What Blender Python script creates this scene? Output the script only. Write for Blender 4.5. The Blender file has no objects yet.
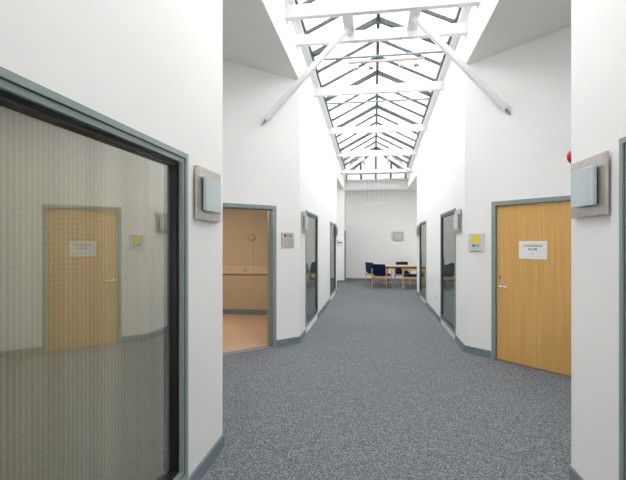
import bpy, bmesh, math, random
from mathutils import Vector, Matrix
random.seed(3)
PI = math.pi
SC = bpy.context.scene
COL = SC.collection

# ------------------------------------------------------------------ camera, light, exposure
YAW = math.atan(61 / 412)
cam_d = bpy.data.cameras.new('camera')
cam = bpy.data.objects.new('camera', cam_d); COL.objects.link(cam)
cam.location = (0, 0, 1.6)
cam.rotation_euler = (PI / 2, 0, YAW)
cam_d.sensor_width = 36; cam_d.lens = 412 / 626 * 36
cam_d.shift_y = 2 / 626
cam_d.clip_start = 0.02
SC.camera = cam

SC.view_settings.view_transform = 'Standard'
SC.view_settings.look = 'None'
SC.view_settings.gamma = 1
SC.view_settings.use_curve_mapping = False
SC.view_settings.exposure = 1.1

world = bpy.data.worlds.new('overcast sky'); SC.world = world
world.use_nodes = True
bg = world.node_tree.nodes['Background']
bg.inputs[0].default_value = (1.0, 0.986, 0.972, 1)
bg.inputs[1].default_value = 2.6

def area_light(name, loc, size, power, color=(1, 1, 1), rot=(0, 0, 0)):
    d = bpy.data.lights.new(name, 'AREA'); d.shape = 'RECTANGLE'
    d.size, d.size_y = size; d.energy = power; d.color = color
    o = bpy.data.objects.new(name, d); COL.objects.link(o); o.location = loc; o.rotation_euler = rot
    return o

# ------------------------------------------------------------------ dimensions (metres)
XL, XR = -1.17, 1.31
LN, LF = 3.08, 6.45          # left pocket: near and far corner
RN, RF = 2.99, 6.25
P2N, P2F = 13.05, 16.3       # second pocket
YB, YE = -4.0, 17.2          # ends of the corridor
YW = 16.6                    # end of the skylight well
ZP1, ZP2 = 4.16, 3.69        # ceilings over the pockets
WT = 0.14
def ze(y): return 4.90 - 0.063 * (max(y, 3.5) - 5.6)      # eave of the glazing
def zr(y): return 5.38 - 0.05 * (max(y, 3.5) - 7.0)       # ridge
def zb(y): return 4.60 - 0.042 * (y - 5.5)                # underside of the white beams
XC = (XL + XR) / 2

# ------------------------------------------------------------------ materials
def new_mat(name):
    m = bpy.data.materials.new(name); m.use_nodes = True
    nt = m.node_tree; b = nt.nodes['Principled BSDF']
    return m, nt, b
def mat(name, col, rough=0.5, metal=0.0, var=0.03, scale=6.0, bump=0.0, bscale=200.0, spec=0.5):
    m, nt, b = new_mat(name)
    b.inputs['Roughness'].default_value = rough
    b.inputs['Metallic'].default_value = metal
    b.inputs['Specular IOR Level'].default_value = spec
    tc = nt.nodes.new('ShaderNodeTexCoord')
    n = nt.nodes.new('ShaderNodeTexNoise'); n.inputs['Scale'].default_value = scale
    n.inputs['Detail'].default_value = 4
    nt.links.new(tc.outputs['Object'], n.inputs['Vector'])
    r = nt.nodes.new('ShaderNodeValToRGB')
    r.color_ramp.elements[0].position = 0.3; r.color_ramp.elements[1].position = 0.7
    r.color_ramp.elements[0].color = tuple(c * (1 - var) for c in col) + (1,)
    r.color_ramp.elements[1].color = tuple(min(1, c * (1 + var)) for c in col) + (1,)
    nt.links.new(n.outputs['Fac'], r.inputs['Fac'])
    nt.links.new(r.outputs['Color'], b.inputs['Base Color'])
    if bump:
        n2 = nt.nodes.new('ShaderNodeTexNoise'); n2.inputs['Scale'].default_value = bscale
        nt.links.new(tc.outputs['Object'], n2.inputs['Vector'])
        bp = nt.nodes.new('ShaderNodeBump'); bp.inputs['Strength'].default_value = bump; bp.inputs['Distance'].default_value = 0.002
        nt.links.new(n2.outputs['Fac'], bp.inputs['Height']); nt.links.new(bp.outputs['Normal'], b.inputs['Normal'])
    return m

M = {}
M['wall'] = mat('white painted plaster', (0.875, 0.868, 0.862), 0.75, var=0.008, scale=1.2, bump=0.15, bscale=90)
M['ceil'] = mat('white ceiling paint', (0.80, 0.79, 0.76), 0.85, var=0.01, scale=1.0)
M['beam'] = mat('white gloss steel paint', (0.88, 0.88, 0.88), 0.45, var=0.01)
M['teal'] = mat('sage grey frame paint', (0.255, 0.315, 0.30), 0.35, var=0.03)
M['teal_k'] = mat('dark green grey frame', (0.07, 0.095, 0.093), 0.35)
M['teal_d'] = mat('shadow groove rubber', (0.03, 0.04, 0.042), 0.5, var=0.05)
M['black'] = mat('black gasket', (0.006, 0.007, 0.008), 0.4)
M['skirt'] = mat('slate blue skirting', (0.19, 0.235, 0.265), 0.5, var=0.06, scale=20)
M['alu'] = mat('grey aluminium glazing bar', (0.06, 0.078, 0.086), 0.4, metal=0.1)
M['tie'] = mat('pale grey steel tie', (0.27, 0.31, 0.33), 0.4, metal=0.1)
M['steel'] = mat('brushed stainless steel', (0.50, 0.46, 0.43), 0.38, metal=0.75, var=0.12, scale=14)
M['chrome'] = mat('satin chrome', (0.7, 0.7, 0.7), 0.2, metal=0.95)
M['frost'] = mat('frosted pale aqua glass', (0.51, 0.585, 0.61), 0.35, var=0.02, scale=4)
M['frost'].node_tree.nodes['Principled BSDF'].inputs['Subsurface Weight'].default_value = 0.15
M['red'] = mat('red alarm plastic', (0.62, 0.012, 0.025), 0.3)
M['paper'] = mat('white paper', (0.84, 0.83, 0.82), 0.8, var=0.01)
M['ink'] = mat('grey ink', (0.10, 0.10, 0.11), 0.8)
M['inkd'] = mat('black lettering', (0.02, 0.02, 0.02), 0.6)
M['yellow'] = mat('yellow sign vinyl', (0.86, 0.68, 0.02), 0.5)
M['signgrey'] = mat('silver sign plate', (0.52, 0.52, 0.49), 0.35, metal=0.35, var=0.04, scale=20)
M['signwhite'] = mat('pale sign plate', (0.62, 0.62, 0.63), 0.4, var=0.02)
M['plastic'] = mat('white plastic', (0.8, 0.8, 0.79), 0.4)
M['tanwall'] = mat('warm tan wall covering', (0.52, 0.43, 0.30), 0.6, var=0.02, scale=2)
M['tanrail'] = mat('tan wall rail', (0.62, 0.50, 0.40), 0.5, var=0.02)
M['tanfloor'] = mat('terracotta beige vinyl floor', (0.56, 0.40, 0.29), 0.45, var=0.06, scale=9)
M['vent'] = mat('beige round fitting', (0.50, 0.37, 0.29), 0.5)
M['navy'] = mat('navy wool upholstery', (0.006, 0.014, 0.06), 0.9, var=0.2, scale=60, bump=0.4, bscale=400, spec=0.2)
M['navyp'] = mat('dusty navy upholstery', (0.018, 0.035, 0.10), 0.9, var=0.2, scale=60, bump=0.4, bscale=400, spec=0.2)
M['pink'] = mat('pale copper track', (0.58, 0.48, 0.44), 0.4, metal=0.3)
M['lampglass'] = mat('pale glass spotlight', (0.66, 0.60, 0.56), 0.2)
M['clad'] = mat('pale grey render outside', (0.27, 0.27, 0.27), 0.9)
M['room'] = mat('room wall paint', (0.62, 0.62, 0.60), 0.8)

def carpet():
    m, nt, b = new_mat('speckled grey loop carpet')
    tc = nt.nodes.new('ShaderNodeTexCoord')
    v = nt.nodes.new('ShaderNodeTexVoronoi'); v.inputs['Scale'].default_value = 150
    n = nt.nodes.new('ShaderNodeTexNoise'); n.inputs['Scale'].default_value = 85; n.inputs['Detail'].default_value = 6; n.inputs['Roughness'].default_value = 0.8
    nb = nt.nodes.new('ShaderNodeTexNoise'); nb.inputs['Scale'].default_value = 1.3; nb.inputs['Detail'].default_value = 3
    for t in (v, n, nb): nt.links.new(tc.outputs['Object'], t.inputs['Vector'])
    sp = nt.nodes.new('ShaderNodeSeparateColor'); nt.links.new(v.outputs['Color'], sp.inputs[0])
    mx = nt.nodes.new('ShaderNodeMath'); mx.operation = 'MULTIPLY_ADD'; mx.inputs[1].default_value = 0.5
    nt.links.new(sp.outputs[0], mx.inputs[0])
    hl = nt.nodes.new('ShaderNodeMath'); hl.operation = 'MULTIPLY'; hl.inputs[1].default_value = 0.5
    nt.links.new(n.outputs['Fac'], hl.inputs[0]); nt.links.new(hl.outputs[0], mx.inputs[2])
    r = nt.nodes.new('ShaderNodeValToRGB'); e = r.color_ramp.elements
    e[0].position = 0.22; e[0].color = (0.052, 0.058, 0.068, 1)
    e[1].position = 0.76; e[1].color = (0.335, 0.352, 0.375, 1)
    x = r.color_ramp.elements.new(0.5); x.color = (0.142, 0.154, 0.170, 1)
    nt.links.new(mx.outputs[0], r.inputs['Fac'])
    mm = nt.nodes.new('ShaderNodeMix'); mm.data_type = 'RGBA'; mm.blend_type = 'MULTIPLY'; mm.inputs[0].default_value = 0.25
    nt.links.new(r.outputs['Color'], mm.inputs[6]); nt.links.new(nb.outputs['Color'], mm.inputs[7])
    nt.links.new(r.outputs['Color'], b.inputs['Base Color'])
    b.inputs['Roughness'].default_value = 0.95; b.inputs['Specular IOR Level'].default_value = 0.15
    bp = nt.nodes.new('ShaderNodeBump'); bp.inputs['Strength'].default_value = 0.5; bp.inputs['Distance'].default_value = 0.004
    nt.links.new(mx.outputs[0], bp.inputs['Height']); nt.links.new(bp.outputs['Normal'], b.inputs['Normal'])
    return m
M['carpet'] = carpet()

def wood(name, c1, c2, axis, rough=0.4):
    m, nt, b = new_mat(name)
    tc = nt.nodes.new('ShaderNodeTexCoord'); mp = nt.nodes.new('ShaderNodeMapping')
    s = [95, 95, 95]; s[axis] = 1.1
    mp.inputs['Scale'].default_value = s
    n = nt.nodes.new('ShaderNodeTexNoise'); n.inputs['Scale'].default_value = 1.0; n.inputs['Detail'].default_value = 5; n.inputs['Distortion'].default_value = 0.6
    nt.links.new(tc.outputs['Object'], mp.inputs['Vector']); nt.links.new(mp.outputs['Vector'], n.inputs['Vector'])
    r = nt.nodes.new('ShaderNodeValToRGB'); e = r.color_ramp.elements
    e[0].position = 0.32; e[0].color = c1 + (1,); e[1].position = 0.68; e[1].color = c2 + (1,)
    nt.links.new(n.outputs['Fac'], r.inputs['Fac']); nt.links.new(r.outputs['Color'], b.inputs['Base Color'])
    b.inputs['Roughness'].default_value = rough
    return m
M['oak'] = wood('oak veneer', (0.64, 0.35, 0.095), (0.78, 0.48, 0.17), 2)
M['beech'] = wood('light beech', (0.62, 0.36, 0.16), (0.74, 0.47, 0.23), 0)
M['beechv'] = wood('light beech upright', (0.55, 0.34, 0.17), (0.70, 0.46, 0.26), 2)

def blind():
    m, nt, b = new_mat('ribbed olive grey blind fabric')
    tc = nt.nodes.new('ShaderNodeTexCoord')
    w = nt.nodes.new('ShaderNodeTexWave'); w.wave_type = 'BANDS'; w.bands_direction = 'X'; w.inputs['Scale'].default_value = 12; w.inputs['Distortion'].default_value = 0.3
    w2 = nt.nodes.new('ShaderNodeTexWave'); w2.wave_type = 'BANDS'; w2.bands_direction = 'Z'; w2.inputs['Scale'].default_value = 15; w2.inputs['Distortion'].default_value = 1.5
    mp = nt.nodes.new('ShaderNodeMapping'); mp.inputs['Scale'].default_value = (3.2, 1, 0.15)
    n = nt.nodes.new('ShaderNodeTexNoise'); n.inputs['Scale'].default_value = 2.4
    nt.links.new(tc.outputs['Object'], w.inputs['Vector']); nt.links.new(tc.outputs['Object'], w2.inputs['Vector'])
    nt.links.new(tc.outputs['Object'], mp.inputs['Vector']); nt.links.new(mp.outputs['Vector'], n.inputs['Vector'])
    a = nt.nodes.new('ShaderNodeMath'); a.operation = 'MULTIPLY_ADD'; a.inputs[1].default_value = 0.17
    nt.links.new(w.outputs['Fac'], a.inputs[0])
    c = nt.nodes.new('ShaderNodeMath'); c.operation = 'MULTIPLY'; c.inputs[1].default_value = 0.06
    nt.links.new(w2.outputs['Fac'], c.inputs[0]); nt.links.new(c.outputs[0], a.inputs[2])
    d = nt.nodes.new('ShaderNodeMath'); d.operation = 'MULTIPLY_ADD'; d.inputs[1].default_value = 0.5
    nt.links.new(n.outputs['Fac'], d.inputs[0]); nt.links.new(a.outputs[0], d.inputs[2])
    r = nt.nodes.new('ShaderNodeValToRGB'); e = r.color_ramp.elements
    e[0].position = 0.05; e[0].color = (0.36, 0.325, 0.235, 1); e[1].position = 0.7; e[1].color = (0.92, 0.87, 0.73, 1)
    nt.links.new(d.outputs[0], r.inputs['Fac']); nt.links.new(r.outputs['Color'], b.inputs['Base Color'])
    b.inputs['Roughness'].default_value = 0.9
    return m
M['blind'] = blind()
M['backing_sheet'] = mat('grey sheet behind glass', (0.27, 0.30, 0.28), 0.8)  # added sheet, gives the glass the grey tone of its reflections

def pane_mat(name, refl, tint, rough=0.0, top=1.0):
    m = bpy.data.materials.new(name); m.use_nodes = True; nt = m.node_tree; nt.nodes.clear()
    out = nt.nodes.new('ShaderNodeOutputMaterial')
    tr = nt.nodes.new('ShaderNodeBsdfTransparent'); tr.inputs[0].default_value = tint + (1,)
    gl = nt.nodes.new('ShaderNodeBsdfGlossy'); gl.inputs['Roughness'].default_value = rough
    gl.inputs['Color'].default_value = (0.95, 0.94, 0.91, 1)
    mx = nt.nodes.new('ShaderNodeMixShader')
    lw = nt.nodes.new('ShaderNodeLayerWeight'); lw.inputs[0].default_value = 0.45
    ma = nt.nodes.new('ShaderNodeMath'); ma.operation = 'MULTIPLY_ADD'; ma.use_clamp = True
    ma.inputs[1].default_value = top - refl; ma.inputs[2].default_value = refl
    pw = nt.nodes.new('ShaderNodeMath'); pw.operation = 'POWER'; pw.inputs[1].default_value = 2.2
    nt.links.new(lw.outputs['Facing'], pw.inputs[0]); nt.links.new(pw.outputs[0], ma.inputs[0])
    nt.links.new(ma.outputs[0], mx.inputs[0]); nt.links.new(tr.outputs[0], mx.inputs[1]); nt.links.new(gl.outputs[0], mx.inputs[2])
    nt.links.new(mx.outputs[0], out.inputs[0])
    return m
M['glass'] = pane_mat('double glazed window glass', 0.12, (0.95, 0.945, 0.91))
M['dglass'] = pane_mat('grey tinted door glass', 0.12, (0.80, 0.84, 0.82), top=0.55)
M['skyglass'] = pane_mat('clear roof glass', 0.02, (0.97, 0.985, 0.985))

# ------------------------------------------------------------------ mesh helpers
class MB:
    def __init__(s): s.bm = bmesh.new()
    def box(s, c, size, rot=None, bev=0.0):
        r = bmesh.ops.create_cube(s.bm, size=1.0)
        vs = r['verts']
        mt = Matrix.Translation(Vector(c)) @ (rot.to_4x4() if rot else Matrix.Identity(4)) @ Matrix.Diagonal((size[0], size[1], size[2], 1))
        bmesh.ops.transform(s.bm, matrix=mt, verts=vs)
        if bev:
            es = list({e for v in vs for e in v.link_edges})
            bmesh.ops.bevel(s.bm, geom=es, offset=bev, segments=2, affect='EDGES', profile=0.5)
        return s
    def span(s, x0, x1, y0, y1, z0, z1, bev=0.0):
        return s.box(((x0 + x1) / 2, (y0 + y1) / 2, (z0 + z1) / 2), (abs(x1 - x0), abs(y1 - y0), abs(z1 - z0)), None, bev)
    def bar(s, a, b, w, h, bev=0.0, up=(0, 0, 1)):
        a, b = Vector(a), Vector(b); d = b - a; L = d.length; d.normalize()
        up = Vector(up)
        if abs(d.dot(up)) > 0.99: up = Vector((0, 1, 0))
        x = d.cross(up).normalized(); z = x.cross(d).normalized()
        R = Matrix((x, d, z)).transposed()
        return s.box((a + b) / 2, (w, L, h), R, bev)
    def cyl(s, a, b, r1, r2=None, seg=16):
        a, b = Vector(a), Vector(b); d = b - a
        r = bmesh.ops.create_cone(s.bm, cap_ends=True, segments=seg, radius1=r1, radius2=r1 if r2 is None else r2, depth=d.length)
        mt = Matrix.Translation((a + b) / 2) @ d.to_track_quat('Z', 'Y').to_matrix().to_4x4()
        bmesh.ops.transform(s.bm, matrix=mt, verts=r['verts'])
        return s
    def lathe(s, prof, seg=32, mt=None):          # prof: list of (r, z)
        rings = []
        for r, z in prof:
            if r < 1e-6: rings.append([s.bm.verts.new((0, 0, z))])
            else: rings.append([s.bm.verts.new((r * math.cos(2 * PI * i / seg), r * math.sin(2 * PI * i / seg), z)) for i in range(seg)])
        allv = [v for q in rings for v in q]
        for p, q in zip(rings, rings[1:]):
            for i in range(seg):
                j = (i + 1) % seg
                if len(p) == 1: f = (p[0], q[j], q[i])
                elif len(q) == 1: f = (p[i], p[j], q[0])
                else: f = (p[i], p[j], q[j], q[i])
                s.bm.faces.new(f)
        if mt: bmesh.ops.transform(s.bm, matrix=mt, verts=allv)
        return s
    def prism(s, pts, z0, z1):                     # plan polygon, vertical extrusion
        lo = [s.bm.verts.new((x, y, z0)) for x, y in pts]; hi = [s.bm.verts.new((x, y, z1)) for x, y in pts]
        n = len(pts); s.bm.faces.new(lo[::-1]); s.bm.faces.new(hi)
        for i in range(n): s.bm.faces.new((lo[i], lo[(i + 1) % n], hi[(i + 1) % n], hi[i]))
        return s
    def poly(s, pts, off):                         # any flat polygon given a thickness vector
        off = Vector(off); a = [s.bm.verts.new(Vector(p)) for p in pts]; b = [s.bm.verts.new(Vector(p) + off) for p in pts]
        n = len(pts); s.bm.faces.new(a[::-1]); s.bm.faces.new(b)
        for i in range(n): s.bm.faces.new((a[i], a[(i + 1) % n], b[(i + 1) % n], b[i]))
        return s
    def build(s, name, m, parent=None, smooth=False):
        bmesh.ops.recalc_face_normals(s.bm, faces=s.bm.faces)
        me = bpy.data.meshes.new(name); s.bm.to_mesh(me); s.bm.free()
        me.materials.append(m)
        if smooth:
            for p in me.polygons: p.use_smooth = True
            try: me.set_sharp_from_angle(angle=math.radians(40))
            except Exception: pass
        o = bpy.data.objects.new(name, me); COL.objects.link(o)
        if parent: o.parent = parent
        return o
def tag(o, label=None, cat=None, group=None, kind=None):
    if label: o['label'] = label
    if cat: o['category'] = cat
    if group: o['group'] = group
    if kind: o['kind'] = kind
    return o
def empty(name, loc=(0, 0, 0), rz=0.0, **k):
    o = bpy.data.objects.new(name, None); COL.objects.link(o); o.location = loc; o.rotation_euler = (0, 0, rz)
    o.empty_display_size = 0.1
    return tag(o, **k)
def copy_tree(o, parent=None):
    c = o.copy(); COL.objects.link(c)
    if parent: c.parent = parent
    for ch in list(o.children): copy_tree(ch, c)
    return c
def text(name, s, size, m, parent, loc, sx=1.0, align='CENTER'):
    cu = bpy.data.curves.new('tmp', 'FONT'); cu.body = s; cu.size = size; cu.extrude = 0.0006
    cu.align_x = align; cu.align_y = 'CENTER'; cu.offset = size * 0.012
    t = bpy.data.objects.new('tmp', cu); COL.objects.link(t)
    dg = bpy.context.evaluated_depsgraph_get(); me = bpy.data.meshes.new_from_object(t.evaluated_get(dg))
    bpy.data.objects.remove(t); bpy.data.curves.remove(cu)
    me.materials.clear(); me.materials.append(m)
    o = bpy.data.objects.new(name, me); COL.objects.link(o); o.parent = parent
    # stands in the local x-z plane, facing local -y
    o.matrix_local = Matrix.Translation(loc) @ Matrix.Rotation(PI / 2, 4, 'X') @ Matrix.Diagonal((sx, 1, 1, 1))
    return o

# A wall whose room face runs from p to q, the room on its right hand; local frame: x along, y into the wall, z up.
def frame_of(p, q):
    p, q = Vector(p), Vector(q); d = (q - p); L = d.length; ang = math.atan2(d.y, d.x)
    return ang, L
# local frames look from the room at the wall: local x to the viewer's right, local -y towards the room
def wall(name, p, q, z0, z1, holes=(), th=WT, m=None, ext=(0, 0)):
    ang, L = frame_of(p, q)
    b = MB(); s = -ext[0]
    for (a, c, h0, h1) in sorted(holes):
        b.span(s, a, 0, th, z0, z1)
        if h0 > z0 + 1e-4: b.span(a, c, 0, th, z0, h0)
        if h1 < z1 - 1e-4: b.span(a, c, 0, th, h1, z1)
        s = c
    b.span(s, L + ext[1], 0, th, z0, z1)
    o = b.build(name, m or M['wall'])
    o.location = (p[0], p[1], 0); o.rotation_euler = (0, 0, ang)
    return tag(o, kind='structure')
def skirting(name, p, q, spans=None, h=0.10):
    ang, L = frame_of(p, q); b = MB()
    for a, c in (spans or [(0, L)]):
        b.span(a, c, -0.014, 0.0, 0, h - 0.008); b.span(a, c, -0.009, 0.0, h - 0.008, h)
    o = b.build(name, M['skirt']); o.location = (p[0], p[1], 0); o.rotation_euler = (0, 0, ang)
    return tag(o, kind='structure')

# ------------------------------------------------------------------ floor, ceilings
f = MB().span(-6.2, 6.2, YB - .2, YE + .2, -0.1, 0).build('floor', M['carpet']); tag(f, kind='structure')
def ceil(x0, x1, y0, y1, z, name='ceiling', t=0.12, m=None):
    o = MB().span(x0, x1, y0, y1, z, z + t).build(name, m or M['ceil']); return tag(o, kind='structure')
ceil(-6.2, XL - .004, YB, 9.6, ZP1); ceil(XR + .004, 6.2, YB, 9.6, ZP1)
ceil(-6.2, XL - .004, 9.6, YW + WT - .02, ZP2); ceil(XR + .004, XR + 2.5, 9.6, YW + WT - .02, ZP2)
ceil(-6.2, XR + 2.5, YW + WT - .02, YE, ZP2)
# under the uprights the soffit carries through to the corridor face
# ------------------------------------------------------------------ walls
# left side: viewer faces -x, right hand is +y
SX = 0.7071
def along(p, q, t):
    d = (Vector(q) - Vector(p)).normalized(); v = Vector(p) + d * t; return v
LAP = ((XL - (LF - LN) / 2), (LN + LF) / 2)      # apex of the left pocket
RAP = ((XR + (RF - RN) / 2), (RN + RF) / 2)
LAP2 = (XL - (P2F - P2N) / 2, (P2N + P2F) / 2); RAP2 = (XR + (P2F - P2N) / 2, (P2N + P2F) / 2)
FH = 2.15                                        # head height of the frames

W0 = (-0.6, 2.45)                               # left shop window, y range
W0R = (-0.6, 2.42)
# left near wall from y=YB to LN, local x = y - YB
wall('wall_left', (XL, YB), (XL, LN), 0, ZP1, [(W0[0] - YB, W0[1] - YB, 0.12, FH)])
def wl(p, q, holes=(), z1=ZP1, name='wall_left', **k): return wall(name, p, q, 0, z1, holes, **k)
# left pocket 1: near diagonal seen from inside the pocket goes corner -> apex (room on the right when looking at it means p is to the viewer's left)
wl((XL, LN), LAP)                                 # near diagonal: looking at it from the pocket, apex is on the right
DL0, DL1 = 1.0, 2.0                               # doorway in far diagonal measured from apex
Ld = (Vector((XL, LF)) - Vector(LAP)).length
dl = (Ld - 1.47, Ld - 0.44)
wl(LAP, (XL, LF), [(dl[0], dl[1], 0, FH)])
WL = [(7.0, 8.52), (11.0, 12.65)]
wl((XL, LF), (XL, P2N), [(a - LF, c - LF, 0.13, FH) for a, c in WL])
wl((XL, P2N), LAP2, z1=ZP2); wl(LAP2, (XL, P2F), z1=ZP2)
wl((XL, P2F), (XL, YE), [(16.38 - P2F, 17.14 - P2F, 0, 2.08)], z1=ZP2)
# right side, mirrored: the viewer faces +x so local x runs towards -y
def wr(p, q, holes=(), z1=ZP1, name='wall_right', **k): return wall(name, p, q, 0, z1, holes, **k)
wr((XR, RN), (XR, YB), [(RN - W0R[1], RN - W0R[0], 0.12, FH)])
wr(RAP, (XR, RN))
Rd = (Vector((XR, RF)) - Vector(RAP)).length
dr = (0.415, 1.465)
wr((XR, RF), RAP, [(dr[0], dr[1], 0, FH)])
WR = [(6.93, 8.42), (10.75, 12.25)]
wr((XR, P2N), (XR, RF), [(P2N - c, P2N - a, 0.10, FH) for a, c in WR])
XE = XR + 2.2                                    # side wall of the open end area
wr((XE, P2N + XE - XR), (XR, P2N), z1=ZP2)
wr((XE, YE), (XE, P2N + XE - XR), [(.15, 1.75, .7, 3.2)], z1=ZP2)
wall('wall_back', (XL, YE), (XR, YE), 0, ZP2, ext=(5, 2.4))
wall('wall_front', (XR, YB), (XL, YB), 0, 5.1, [(.1, 2.38, .12, 2.7)], ext=(5, 5))
tag(MB().span(-5, 7, 19.2, 19.5, 0, 5.55).build('wall_outside', M['clad']), kind='structure')
# outer envelope of the side rooms
tag(MB().span(-6.2, -6.06, YB, YE, 0, ZP1).build('wall_outer_left', M['room']), kind='structure')
tag(MB().span(6.06, 6.2, YB, 9.6, 0, ZP1).build('wall_outer_right', M['room']), kind='structure')

# upstands of the skylight well
for side, x0, x1 in (('left', XL - WT, XL), ('right', XR, XR + WT)):
    for ya, yb, z in ((YB, P2N, ZP1), (P2N, YW + .0, ZP2)):
        ys = [ya] + [y for y in (3.5,) if ya < y < yb] + [yb]
        b = MB()
        pts = [(x0, y, z + .003) for y in (ys[0], ys[-1])] + [(x0, y, ze(y) - .02) for y in reversed(ys)]
        b.poly(pts, (x1 - x0, 0, 0))
        tag(b.build('wall_upper_' + side, M['wall']), kind='structure')
b = MB().span(XL - WT, XR + WT, YW, YW + WT, ZP2, 4.10)
tag(b.build('wall_upper_back', M['wall']), kind='structure')

# skirtings
skirting('baseboard_left', (XL, YB), (XL, LN)); skirting('baseboard_left', (XL, LN), LAP)
skirting('baseboard_left', LAP, (XL, LF), [(0, dl[0]), (dl[1], Ld)])
skirting('baseboard_left', (XL, LF), (XL, P2N), [(0, WL[0][0] - LF), (WL[0][1] - LF, WL[1][0] - LF), (WL[1][1] - LF, P2N - LF)])
skirting('baseboard_left', (XL, P2N), LAP2); skirting('baseboard_left', LAP2, (XL, P2F))
skirting('baseboard_left', (XL, P2F), (XL, YE), [(0, 16.38 - P2F)])
skirting('baseboard_right', (XR, RN), (XR, YB)); skirting('baseboard_right', RAP, (XR, RN))
skirting('baseboard_right', (XR, RF), RAP, [(0, dr[0]), (dr[1], Rd)])
skirting('baseboard_right', (XR, P2N), (XR, RF), [(0, P2N - WR[1][1]), (P2N - WR[1][0], P2N - WR[0][1]), (P2N - WR[0][0], P2N - RF)])
skirting('baseboard_right', (XE, P2N + XE - XR), (XR, P2N)); skirting('baseboard_right', (XE, YE), (XE, P2N + XE - XR))
skirting('baseboard_back', (XL, YE), (XE, YE))

# ------------------------------------------------------------------ skylight
sky = empty('window_9', kind='structure')
GX0, GX1 = XL + .10, XR - .10
YS = 3.5; YG = 0.4; YR = 14.9; YH = 16.1
mains = [5.1 + 1.95 * k - 1.95 * 4 for k in range(9)]     # ... 5.1, 7.05, 9.0, 10.95, 12.9
for x0, x1 in ((XL - .02, GX0), (GX1, XR + .02)):
    b = MB()
    for ya, yb in ((YG, YS), (YS, YW)):
        b.poly([(x0, ya, ze(ya) - .05), (x0, yb, ze(yb) - .05), (x0, yb, ze(yb) + .02), (x0, ya, ze(ya) + .02)], (x1 - x0, 0, 0))
        xm = x0 + .03 if x0 < 0 else x1 - .03
        b.poly([(xm - .012, ya, ze(ya) - .085), (xm - .012, yb, ze(yb) - .085), (xm - .012, yb, ze(yb) - .05), (xm - .012, ya, ze(ya) - .05)], (.024, 0, 0))
    b.build('curb', M['beam'], sky)
for x in (GX0, GX1):
    b = MB()
    for ya, yb in ((YG, YS), (YS, YH)):
        b.bar((x, ya, ze(ya) + .02), (x, yb, ze(yb) + .02), .06, .07)
    b.build('eave_bar', M['alu'], sky)
b = MB()
for ya, yb in ((YG, YS), (YS, YR)):
    b.bar((XC, ya, zr(ya)), (XC, yb, zr(yb)), .06, .10)
b.build('ridge_bar', M['alu'], sky)
for y in mains:
    if y < YG + .1: continue
    for x in (GX0, GX1):
        MB().bar((x, y, ze(y) + .02), (XC, y, zr(y) - .015), .085, .07).build('rafter', M['alu'], sky)
    if y > 5.9 and y < 13.5:
        MB().cyl((GX0, y + .12, ze(y) - .01), (GX1, y + .12, ze(y) - .01), .022, seg=10).build('tie_bar', M['tie'], sky)
y = mains[0]
while y < 16.0:
    if y > YG + .05 and min(abs(y - q) for q in mains) > .1:
        for x in (GX0, GX1):
            if y <= YR: top = (XC, y, zr(y))
            else:
                t = (y - YR) / (YH - YR); top = (XC + (x - XC) * t, y, zr(YR) + (4.28 - zr(YR)) * t)
            MB().bar((x, y, ze(y) + .03), top, .036, .05).build('glazing_bar', M['alu'], sky)
    y += .65
ZH = ze(YH) + .02
for x in (GX0, GX1):
    MB().bar((XC, YR, zr(YR) - .02), (x, YH, ZH), .10, .10).build('hip_bar', M['alu'], sky)
MB().bar((GX0, YH, ZH), (GX1, YH, ZH), .05, .05).build('eave_bar', M['alu'], sky)
for k in range(5):
    x = GX0 + (GX1 - GX0) * k / 4
    t = abs(x - XC) / (GX1 - XC)
    if t < .95:
        MB().bar((x, YR + (YH - YR) * t, zr(YR) + (ZH - zr(YR)) * t), (x, YH, ZH), .06, .06).build('glazing_bar', M['alu'], sky)
    MB().bar((x, YH, ZH), (x, YH + .25, 4.08), .06, .06).build('glazing_bar', M['alu'], sky)
for x in (GX0, GX1):
    b = MB()
    for ya, yb in ((YG, YS),):
        b.poly([(x, ya, ze(ya) + .05), (x, yb, ze(yb) + .05), (XC, yb, zr(yb) + .03), (XC, ya, zr(ya) + .03)], (0, 0, .006))
    b.poly([(x, YS, ze(YS) + .05), (x, YH, ze(YH) + .05), (XC, YR, zr(YR) + .03), (XC, YS, zr(YS) + .03)], (0, 0, .006))
    b.build('pane', M['skyglass'], sky)
MB().poly([(GX0, YH, ZH + .03), (GX1, YH, ZH + .03), (XC, YR, zr(YR) + .03)], (0, 0, .006)).build('pane', M['skyglass'], sky)
MB().poly([(GX0, YH, ZH + .03), (GX1, YH, ZH + .03), (GX1, YH + .27, 4.10), (GX0, YH + .27, 4.10)], (0, 0, .006)).build('pane', M['skyglass'], sky)
MB().span(XL, XR, YH + .22, YW + WT, 4.05, 4.12).build('end_curb', M['beam'], sky)

tag(MB().span(XL, XR, YB, YG, 4.92, 5.04).build('ceiling', M['ceil']), kind='structure')  # unseen solid ceiling, added to cut skylight on the near walls
tag(MB().span(XL, XR, YG - .08, YG, 5.04, 5.75).build('wall_upper_front', M['wall']), kind='structure')
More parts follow.
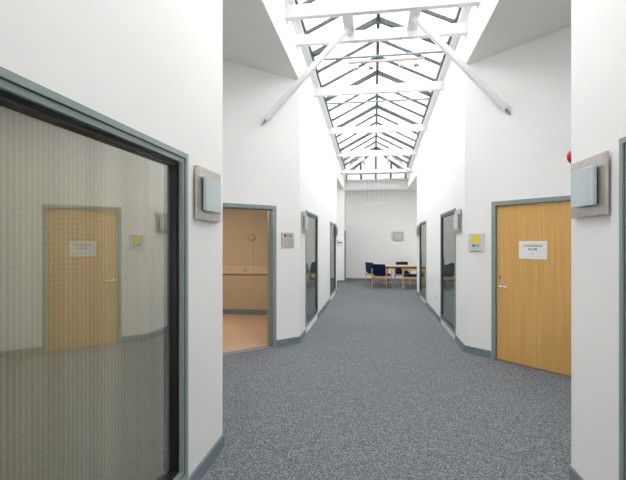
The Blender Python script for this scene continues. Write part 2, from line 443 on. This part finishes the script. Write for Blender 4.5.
# white beams
def beam(y, label, h=.16):
    z = zb(y); b = MB()
    root = empty('roof_beam', (XC, y, z), label=label, cat='beam', group='white beams across the skylight')
    x0, x1 = XL - XC + .0, XR - XC - .0
    MB().span(x0, x1, -.045, .045, 0, h, .006).build('web', M['beam'], root)
    for x in (x0 + .006, x1 - .006):
        MB().span(x - .006, x + .006, -.075, .075, -.02, h + .03, .002).build('end_plate', M['beam'], root)
    return root
beam(5.45, 'white roof beam nearest the camera at the top of the picture', .17)
beam(6.15, 'white roof beam just behind the nearest one, where the near diagonal struts meet', .15)
beam(8.10, 'lone white roof beam midway, just beyond the hanging spotlight bar')
beam(10.60, 'second lone white roof beam, beyond the midway one, halfway down the skylight')
beam(12.98, 'white roof beam just before the small far diagonal struts')
beam(15.55, 'farthest white roof beam in front of the end glazing', .12)

def strut(p0, p1, w, label, brk=None, z0=0):
    root = empty('roof_strut', p0, label=label, cat='strut', group='white diagonal struts under the skylight')
    d = Vector(p1) - Vector(p0); n = d.normalized()
    MB().bar((0, 0, 0), d - n * .10, w, w * 1.25, .006, up=(0, 1, 0)).build('tube', M['beam'], root)
    e = d - n * .105
    # pointed steel end: a blade that runs into the wall
    MB().poly([e + Vector((0, -.012, .035)), e + Vector((0, -.012, -.035)), d + Vector((0, -.012, -.015))], (0, .024, 0)).build('end_blade', M['tie'], root)
    bw, bz = (.075, -.03) if w < .078 else (.035, .03)
    if brk: MB().span(-bw, bw, brk[0], brk[1], bz, .12, .006).build('bracket', M['beam'], root)
    return root
def diag_hit_left(y): return y - (LF - XL)
strut((-.357, 5.95, 4.70), (-1.655, 5.95, 3.345), .074, 'long white diagonal strut coming down to the wall over the open doorway', (-.45, .16))
strut((.54, 5.77, 4.68), (1.79, 5.77, 3.29), .074, 'long white diagonal strut coming down to the wall over the oak door', (-.28, .32))
strut((-.36, 14.2, 4.46), (XL + .0, 14.2, 3.93), .08, 'small far white strut on the left side of the end glazing', (-1.17, 1.3))
strut((.50, 14.2, 4.46), (XR - .0, 14.2, 3.93), .08, 'small far white strut on the right side of the end glazing', (-1.17, 1.3))

# ------------------------------------------------------------------ full-height glazing
def glazing(name, p, ang, L, z0, z1, reveal=.05, blind_at=None, door=False, big=False, hinge=0, glass='dglass', backing_sheet=None):
    """local x along wall (viewer's right), -y towards the viewer"""
    root = empty(name, (p[0], p[1], 0), ang, kind='structure')
    t = .052
    def ring(w, y0, y1, a, nm, m, x0=0, x1=L, bz=z0, tz=z1):
        b = MB(); b.span(x0 + a, x0 + a + w, y0, y1, bz + a, tz - a); b.span(x1 - a - w, x1 - a, y0, y1, bz + a, tz - a)
        b.span(x0 + a + w, x1 - a - w, y0, y1, tz - a - w, tz - a); b.span(x0 + a + w, x1 - a - w, y0, y1, bz + a, bz + a + w)
        return b.build(nm, m, root)
    ring(.030, -.014, WT - .005, 0, 'frame', M['teal'])
    ring(.004, -.006, .05, .030, 'groove', M['teal_d'])
    ring(.026, -.004, WT - .01, .034, 'inner_frame', M['teal'] if big else M['teal_k'])
    if big:
        ring(.014, .018, WT - .03, .060, 'gasket', M['black'])
        ring(.012, .024, WT - .03, .074, 'glazing_bead', M['black'])
        g = .084; gy = .045
    else:
        ring(.022, .006, WT - .02, .060, 'gasket', M['black'])
        g = .082; gy = .012
    pn = MB().span(g, L - g, gy, gy + .006, z0 + g, z1 - g).build('pane', M[glass], root)
    if name == 'window_1':                       # this pane sits slightly out of true
        a = math.radians(.6); pn.rotation_euler.z = -a; pn.location = (L * (1 - math.cos(a)), L * math.sin(a), 0)
    if blind_at is not None:
        MB().span(.05, L - .12, blind_at, blind_at + .012, z0 + .02, z1 - .02).build('blind', M['blind'], root)
    if backing_sheet: MB().span(.04, L - .04, backing_sheet, backing_sheet + .01, z0 + .02, z1 - .02).build('backing_sheet', M['backing_sheet'], root)
    if door:
        x = g + .14 if hinge == 0 else L - g - .14
        MB().span(x - .012, x + .012, .0, .014, .95, 1.30, .003).build('handle', M['teal_d'], root)
        m = MB().cyl((x, .01, 1.0), (x, .05, 1.0), .006).cyl((x, .01, 1.25), (x, .05, 1.25), .006); m.build('handle', M['teal_d'], root)
    return root
glazing('window_1', (XL, W0[0]), PI / 2, W0[1] - W0[0], .12, FH, blind_at=.088, big=True, glass='glass')
glazing('window_2', (XR, W0R[1]), -PI / 2, W0R[1] - W0R[0], .12, FH, blind_at=.088, big=True, glass='glass')
glazing('window_3', (XL, WL[0][0]), PI / 2, WL[0][1] - WL[0][0], .13, FH, backing_sheet=.04)
glazing('window_4', (XL, WL[1][0]), PI / 2, WL[1][1] - WL[1][0], .13, FH, backing_sheet=.04)
glazing('window_5', (XR, WR[0][1]), -PI / 2, WR[0][1] - WR[0][0], .10, FH, door=True, backing_sheet=.04)
glazing('window_6', (XR, WR[1][1]), -PI / 2, WR[1][1] - WR[1][0], .10, FH, door=True, backing_sheet=.04)

glazing('window_7_added', (XR - .1, YB), PI, 2.28, .12, 2.7, glass='skyglass')  # added opening behind the camera, lets in daylight for the near walls
glazing('window_8_added', (XE, YE - .15), -PI / 2, 1.6, .7, 3.2, glass='skyglass')  # added out of view, daylight for the table and end wall

# ------------------------------------------------------------------ doors
def door_frame(root, L, w=.055, h=FH):
    b = MB(); b.span(0, w, -.016, WT, 0, h); b.span(L - w, L, -.016, WT, 0, h); b.span(w, L - w, -.016, WT, h - w, h)
    b.build('frame', M['teal'], root)
    b = MB(); b.span(w, w + .014, .07, WT, 0, h - w); b.span(L - w - .014, L - w, .07, WT, 0, h - w); b.span(w, L - w, .07, WT, h - w - .014, h - w)
    b.build('stop', M['teal'], root)
# oak door on the right far diagonal
ang_r, _ = frame_of((XR, RF), RAP)
p = along((XR, RF), RAP, dr[0])
LR = dr[1] - dr[0]
door = empty('door_1', (p.x, p.y, 0), ang_r, kind='structure')
door_frame(door, LR)
leaf = MB().span(.058, LR - .058, .022, .066, .008, FH - .059, .002).build('leaf', M['oak'], door)
b = MB().cyl((.115, .024, 1.0), (.115, .012, 1.0), .026, seg=24).cyl((.115, .014, 1.0), (.115, -.034, 1.0), .0095).cyl((.112, -.034, 1.0), (.235, -.034, .997), .0095)
b.build('handle', M['chrome'], door, True)
MB().cyl((.105, .024, 1.125), (.105, .015, 1.125), .02, seg=24).cyl((.105, .016, 1.125), (.105, .010, 1.125), .008).build('lock', M['tie'], door, True)
for z in (.25, 1.05, 1.85):
    MB().cyl((LR - .058, .018, z - .05), (LR - .058, .018, z + .05), .006).build('hinge', M['chrome'], door)
# notice taped to the leaf
def plane_thing(name, wallp, wallq, t, z, off, **k):
    ang, _ = frame_of(wallp, wallq); d = (Vector(wallq) - Vector(wallp)).normalized()
    n = Vector((d.y, -d.x)); v = Vector(wallp) + d * t + n * off
    return empty(name, (v.x, v.y, z), ang, **k)
nt_ = plane_thing('paper_notice', (XR, RF), RAP, dr[0] + .535, 1.498, -.0215, label='white paper notice taped to the oak door', cat='notice')
nt_.rotation_euler.rotate(Matrix.Rotation(0, 3, 'Z'))
sh = MB().span(-.175, .175, -.0015, 0, -.115, .115).build('sheet', M['paper'], nt_)
text('lettering', 'CONFERENCE', .040, M['ink'], nt_, (0, -.0018, .052), .95)
text('lettering', 'ROOM', .036, M['inkd'], nt_, (0, -.0018, .008), 1.0)
text('lettering', '1', .034, M['ink'], nt_, (0, -.0018, -.046))

# doorway on the left far diagonal, standing open
ang_l, _ = frame_of(LAP, (XL, LF))
p = along(LAP, (XL, LF), dl[0]); LL = dl[1] - dl[0]
door2 = empty('door_2', (p.x, p.y, 0), ang_l, kind='structure')
door_frame(door2, LL)
MB().span(.055, LL - .055, -.01, WT, 0, .008).build('threshold', M['skirt'], door2)
# far left dark door
door3 = empty('door_3', (XL, 16.38, 0), PI / 2, kind='structure')
door_frame(door3, .76, h=2.08)
MB().span(.058, .702, .03, .07, .008, 2.02).build('leaf', M['teal_d'], door3)

# ------------------------------------------------------------------ tan room behind the open doorway
TP = [(-1.48, 6.24), (-2.2, 8.75)]
RZ = 2.36
tm = M['tanwall']
n45 = Vector((-SX, SX))
def tan_wall(p, q, name='wall_tan_room', **k): return wall(name, p, q, 0, RZ, th=.08, m=tm, **k)
tan_wall((-2.2, 8.75), (-1.50, 6.26))                       # partition right
tan_wall((-4.4, 8.75), (-2.2, 8.75))                        # far wall
tan_wall((-4.4, 4.6), (-4.4, 8.75)) 
tan_wall((-3.0, 4.9), (-4.4, 4.9))
pts = [(-1.52, 6.28), (-2.2, 8.74), (-4.4, 8.74), (-4.4, 4.9), (-2.92, 4.9)]
a = Vector(LAP) + n45 * .0
fl = [(-1.60, 6.02 + .0), (-1.50, 6.27), (-2.2, 8.75), (-4.4, 8.75), (-4.4, 4.92), (LAP[0] - .02, LAP[1] + .16)]
fl = [(p.x + n45.x * .03, p.y + n45.y * .03) for p in [along(LAP, (XL, LF), Ld - .36)]] + [(-2.2, 8.75), (-4.4, 8.75), (-4.4, 4.92)] + [(LAP[0] + n45.x * .03, LAP[1] + n45.y * .03)]
tag(MB().prism(fl, 0.0, .006).build('floor_tan_room', M['tanfloor']), kind='structure')
tag(MB().prism([(x, y) for x, y in fl], RZ, RZ + .06).build('ceiling_tan_room', M['tanwall']), kind='structure')
skirting('baseboard_tan_room', (-4.4, 8.75), (-2.2, 8.75), h=.12)
rail = MB().span(-4.38, -2.22, 8.70, 8.75, .90, 1.07, .006)
tag(rail.build('trim_1', M['tanrail']), kind='structure')
rv = empty('round_wall_fitting', (-2.66, 8.75, 1.70), 0, label='small round beige fitting high on the tan room wall', cat='vent')
MB().lathe([(.088, 0), (.088, .018), (.07, .035), (.04, .045), (0, .048)], 28, Matrix.Rotation(PI / 2, 4, 'X')).build('cover', M['vent'], rv, True)
cd = MB().cyl((-2.66, 8.69, 1.63), (-2.66, 8.69, .83), .004, seg=8)
pc = tag(cd.build('pull_cord', M['plastic']), 'thin pull cord hanging below the round fitting in the tan room', 'cord')
MB().lathe([(0, -.03), (.014, -.02), (.014, .01), (0, .025)], 16, Matrix.Translation((-2.66, 8.69, .85))).build('toggle', M['vent'], pc, True)
hs = empty('wall_socket', (-2.78, 8.70, .985), 0, label='small socket set in the tan wall rail beside the pull cord', cat='socket')
MB().span(-.035, .035, -.008, 0, -.04, .04, .003).build('plate', M['vent'], hs)
# unseen warm light, added to brighten that room
cl = empty('fill_light', (-3.3, 6.9, RZ), 0, label='added round warm fill light in the tan room, out of view above the doorway', cat='light')
lm = bpy.data.materials.new('added warm glow'); lm.use_nodes = True
lb = lm.node_tree.nodes['Principled BSDF']; lb.inputs['Emission Color'].default_value = (1, .90, .78, 1); lb.inputs['Emission Strength'].default_value = 46
MB().lathe([(.17, 0), (.17, -.03), (.1, -.06), (0, -.07)], 28).build('diffuser', lm, cl, True)

# partitions of the side rooms so the glass doors look into rooms
def part_wall(x0, x1, y, name='wall_partition'):
    tag(MB().span(x0, x1, y - .05, y + .05, 0, ZP2).build(name, M['room']), kind='structure')
part_wall(-6.06, XL - WT, 9.6); part_wall(XR + WT, 6.06, 9.6)
tag(MB().span(-4.6, -4.5, YB, 9.5, 0, 3.6).build('wall_room_back', M['room']), kind='structure')
tag(MB().span(3.9, 4.0, 6.2, 9.5, 0, 3.6).build('wall_room_back', M['room']), kind='structure')

# ------------------------------------------------------------------ square wall lamps
def lamp_proto():
    r = empty('wall_lamp')
    MB().span(-.21, .21, -.028, -.014, -.175, .18, .002).build('back_plate', M['steel'], r)
    MB().span(-.14, .14, -.014, 0, -.12, .12).build('mount', M['teal_d'], r)
    MB().span(-.135, .135, -.062, -.038, -.115, .115, .004).build('glass_shade', M['frost'], r)
    MB().span(-.125, .125, -.038, -.028, -.105, .105).build('spacer', M['teal_d'], r)
    for sx in (-.175, .175):
        MB().cyl((sx, -.028, .155), (sx, -.032, .155), .006, seg=12).build('screw', M['chrome'], r)
    return r
LG = 'square steel and frosted glass wall lamps'
lp = lamp_proto()
def lamp(x, y, z, rz, label, first=[True]):
    o = lp if first[0] else copy_tree(lp); first[0] = False
    o.location = (x, y, z); o.rotation_euler = (0, 0, rz); tag(o, label, 'wall lamp', LG)
    return o
lamp(XL, 2.755, 1.925, PI / 2, 'large square wall lamp beside the big ribbed window on the left')
lamp(XR, 2.725, 1.93, -PI / 2, 'large square wall lamp on the white wall right of the oak door')
lamp(XL, 6.80, 1.92, PI / 2, 'square wall lamp on the left wall before the first tall glass panel')
lamp(XR, 6.66, 1.92, -PI / 2, 'square wall lamp on the right wall between number sign and glass door')
lamp(XL, 12.83, 1.92, PI / 2, 'small far square wall lamp at the end of the left corridor wall')
lamp(XR, 12.60, 1.92, -PI / 2, 'small far square wall lamp at the end of the right corridor wall')
lamp(.98, YE, 1.83, 0, 'square wall lamp alone on the end wall above the table')

# ------------------------------------------------------------------ signs
s1 = plane_thing('room_sign', LAP, (XL, LF), Ld - .23, 1.63, 0, label='silver room sign with dark lettering between the open doorway and a wall lamp', cat='sign')
MB().span(-.115, .115, -.012, 0, -.115, .115, .002).build('plate', M['signgrey'], s1)
MB().span(-.105, .105, -.013, -.010, .028, .105).build('name_strip', M['signwhite'], s1)
text('lettering', 'M1.02', .064, M['inkd'], s1, (0, -.0138, .066), .95)
s2 = plane_thing('room_sign', (XR, RF), RAP, .185, 1.595, 0, label='pale room sign with yellow square left of the oak door', cat='sign')
MB().span(-.12, .12, -.016, 0, -.125, .125, .005).build('plate', M['signwhite'], s2)
MB().span(-.062, .050, -.0178, -.0155, -.005, .10).build('yellow_square', M['yellow'], s2)
text('lettering', 'M1.2', .058, M['inkd'], s2, (-.006, -.0168, -.048), .95)
s3 = plane_thing('room_sign', LAP2, (XL, P2F), (Vector((XL, P2F)) - Vector(LAP2)).length - .24, 1.57, 0, label='small far grey room sign near the end of the corridor on the left', cat='sign')
MB().span(-.14, .14, -.012, 0, -.125, .125, .002).build('plate', M['signgrey'], s3)
MB().span(-.12, .12, -.013, -.010, -.02, .03).build('name_strip', M['teal_d'], s3)

# red sounder above the oak door
rd = plane_thing('alarm_sounder', RAP, (XR, RN), (Vector(RAP) - Vector((XR, RN))).length - .10, 2.19, 0, label='small red round fire alarm sounder peeping out behind the corner above the oak door', cat='alarm')
MB().lathe([(.050, 0), (.050, .02), (.047, .024), (.047, .036), (.038, .052), (.02, .060), (0, .062)], 32, Matrix.Rotation(PI / 2, 4, 'X')).build('dome', M['red'], rd, True)
MB().lathe([(.055, 0), (.055, .01), (.05, .012)], 32, Matrix.Rotation(PI / 2, 4, 'X')).build('base', M['red'], rd, True)

so = empty('wall_socket', (XR, 9.0, .44), -PI / 2, label='small white wall socket low on the right wall between the glass doors', cat='socket')
MB().span(-.045, .045, -.010, 0, -.045, .045, .003).build('plate', M['plastic'], so)
for dx in (-.012, .012):
    MB().span(dx - .003, dx + .003, -.011, -.009, -.012, .006).build('pin_slot', M['teal_d'], so)

# ------------------------------------------------------------------ hanging spotlight bars
def spot_bar(x, y, z, top, label, sp=.183):
    r = empty('spotlight_bar', (x, y, z), label=label, cat='spotlight bar')
    MB().span(-sp * 2 - .10, sp * 2 + .10, -.014, .014, -.015, .015, .003).build('bar', M['pink'] if y < 10 else M['plastic'], r)
    for k in range(5):
        lx = (k - 2) * sp
        MB().cyl((lx, 0, 0), (lx, 0, top - z), .0022, seg=6).build('cable', M['tie'], r)
        if k == 2 and y < 10: continue
        s = MB().cyl((lx, 0, -.008), (lx, 0, -.03), .010, .014, 14)
        s.lathe([(.016, -.028), (.028, -.055), (.036, -.085), (.034, -.09), (.02, -.078), (0, -.072)], 20, Matrix.Translation((lx, 0, 0)))
        s.build('spot', M['lampglass'] if y < 10 else M['plastic'], r, True)
    return r
spot_bar(.145, 5.16, 3.84, zr(5.16) - .28, 'pale copper spotlight bar hanging on thin cables under the near skylight')
spot_bar(.09, 15.55, 3.07, 4.19, 'far spotlight bar with five white lamps hanging before the end wall', .165)

# ------------------------------------------------------------------ table and chairs at the far end
tb = empty('meeting_table', (1.12, 15.25, 0), 0, label='light wood meeting table with dark legs at the end of the corridor', cat='table')
MB().span(-.78, .78, -.42, .42, .712, .750, .006).build('tabletop', M['beech'], tb)
b = MB(); b.span(-.70, .70, -.36, -.33, .66, .712); b.span(-.70, .70, .33, .36, .66, .712); b.span(-.70, -.67, -.33, .33, .66, .712); b.span(.67, .70, -.33, .33, .66, .712)
b.build('apron', M['teal_d'], tb)
for sx in (-1, 1):
    for sy in (-1, 1):
        MB().cyl((sx * .64, sy * .30, 0), (sx * .64, sy * .30, .70), .026, seg=16).build('leg', M['teal_d'], tb, True)

def chair_proto(fab):
    r = empty('armchair')
    w, d = .27, .26
    MB().span(-.235, .235, -.24, .24, .40, .47, .018).build('seat', fab, r, True)
    rot = Matrix.Rotation(math.radians(-9), 3, 'X')
    MB().box((0, .275, .63), (.46, .055, .36), rot, .018).build('backrest', fab, r, True)
    b = MB(); b.span(-w, w, -.255, -.225, .335, .405); b.span(-w, w, .225, .255, .335, .405)
    b.span(-w, -w + .03, -.225, .225, .335, .405); b.span(w - .03, w, -.225, .225, .335, .405)
    b.build('seat_frame', M['beech'], r)
    for s in (-1, 1):
        MB().cyl((s * w, -.25, 0), (s * w, -.25, .62), .014, .018, 12).build('leg', M['beechv'], r, True)
        MB().cyl((s * w, .27, 0), (s * w, .25, .62), .014, .018, 12).build('leg', M['beechv'], r, True)
        MB().span(s * w - .024, s * w + .024, -.29, .29, .615, .640, .008).build('armrest', M['beech'], r)
        MB().bar((s * w, -.25, .2), (s * w, .26, .2), .018, .018).build('stretcher', M['beechv'], r)
    for s in (-1, 1):
        MB().bar((s * .2, .235, .40), (s * .2, .30, .70), .025, .02).build('back_post', M['beechv'], r)
    return r
# a chair looks towards its local -y
CG = 'navy armchairs round the meeting table'
c0 = chair_proto(M['navy'])
def place(o, x, y, rz, label): o.location = (x, y, 0); o.rotation_euler = (0, 0, rz); o.scale = (1, 1, 1.035); tag(o, label, 'chair', CG)
place(c0, .28, 14.62, PI - math.radians(22), 'navy armchair with its back to the camera at the near left of the table')
c1 = copy_tree(c0); place(c1, 1.06, 15.92, 0, 'navy armchair behind the table with only its back showing')
c2 = copy_tree(c0); place(c2, 1.24, 14.50, -PI / 2 , 'navy armchair in profile at the near right, partly cut off by the wall')
c3 = chair_proto(M['navyp']); place(c3, .06, 15.72, PI / 2 + .65, 'dusty navy armchair farthest left, facing the table end')
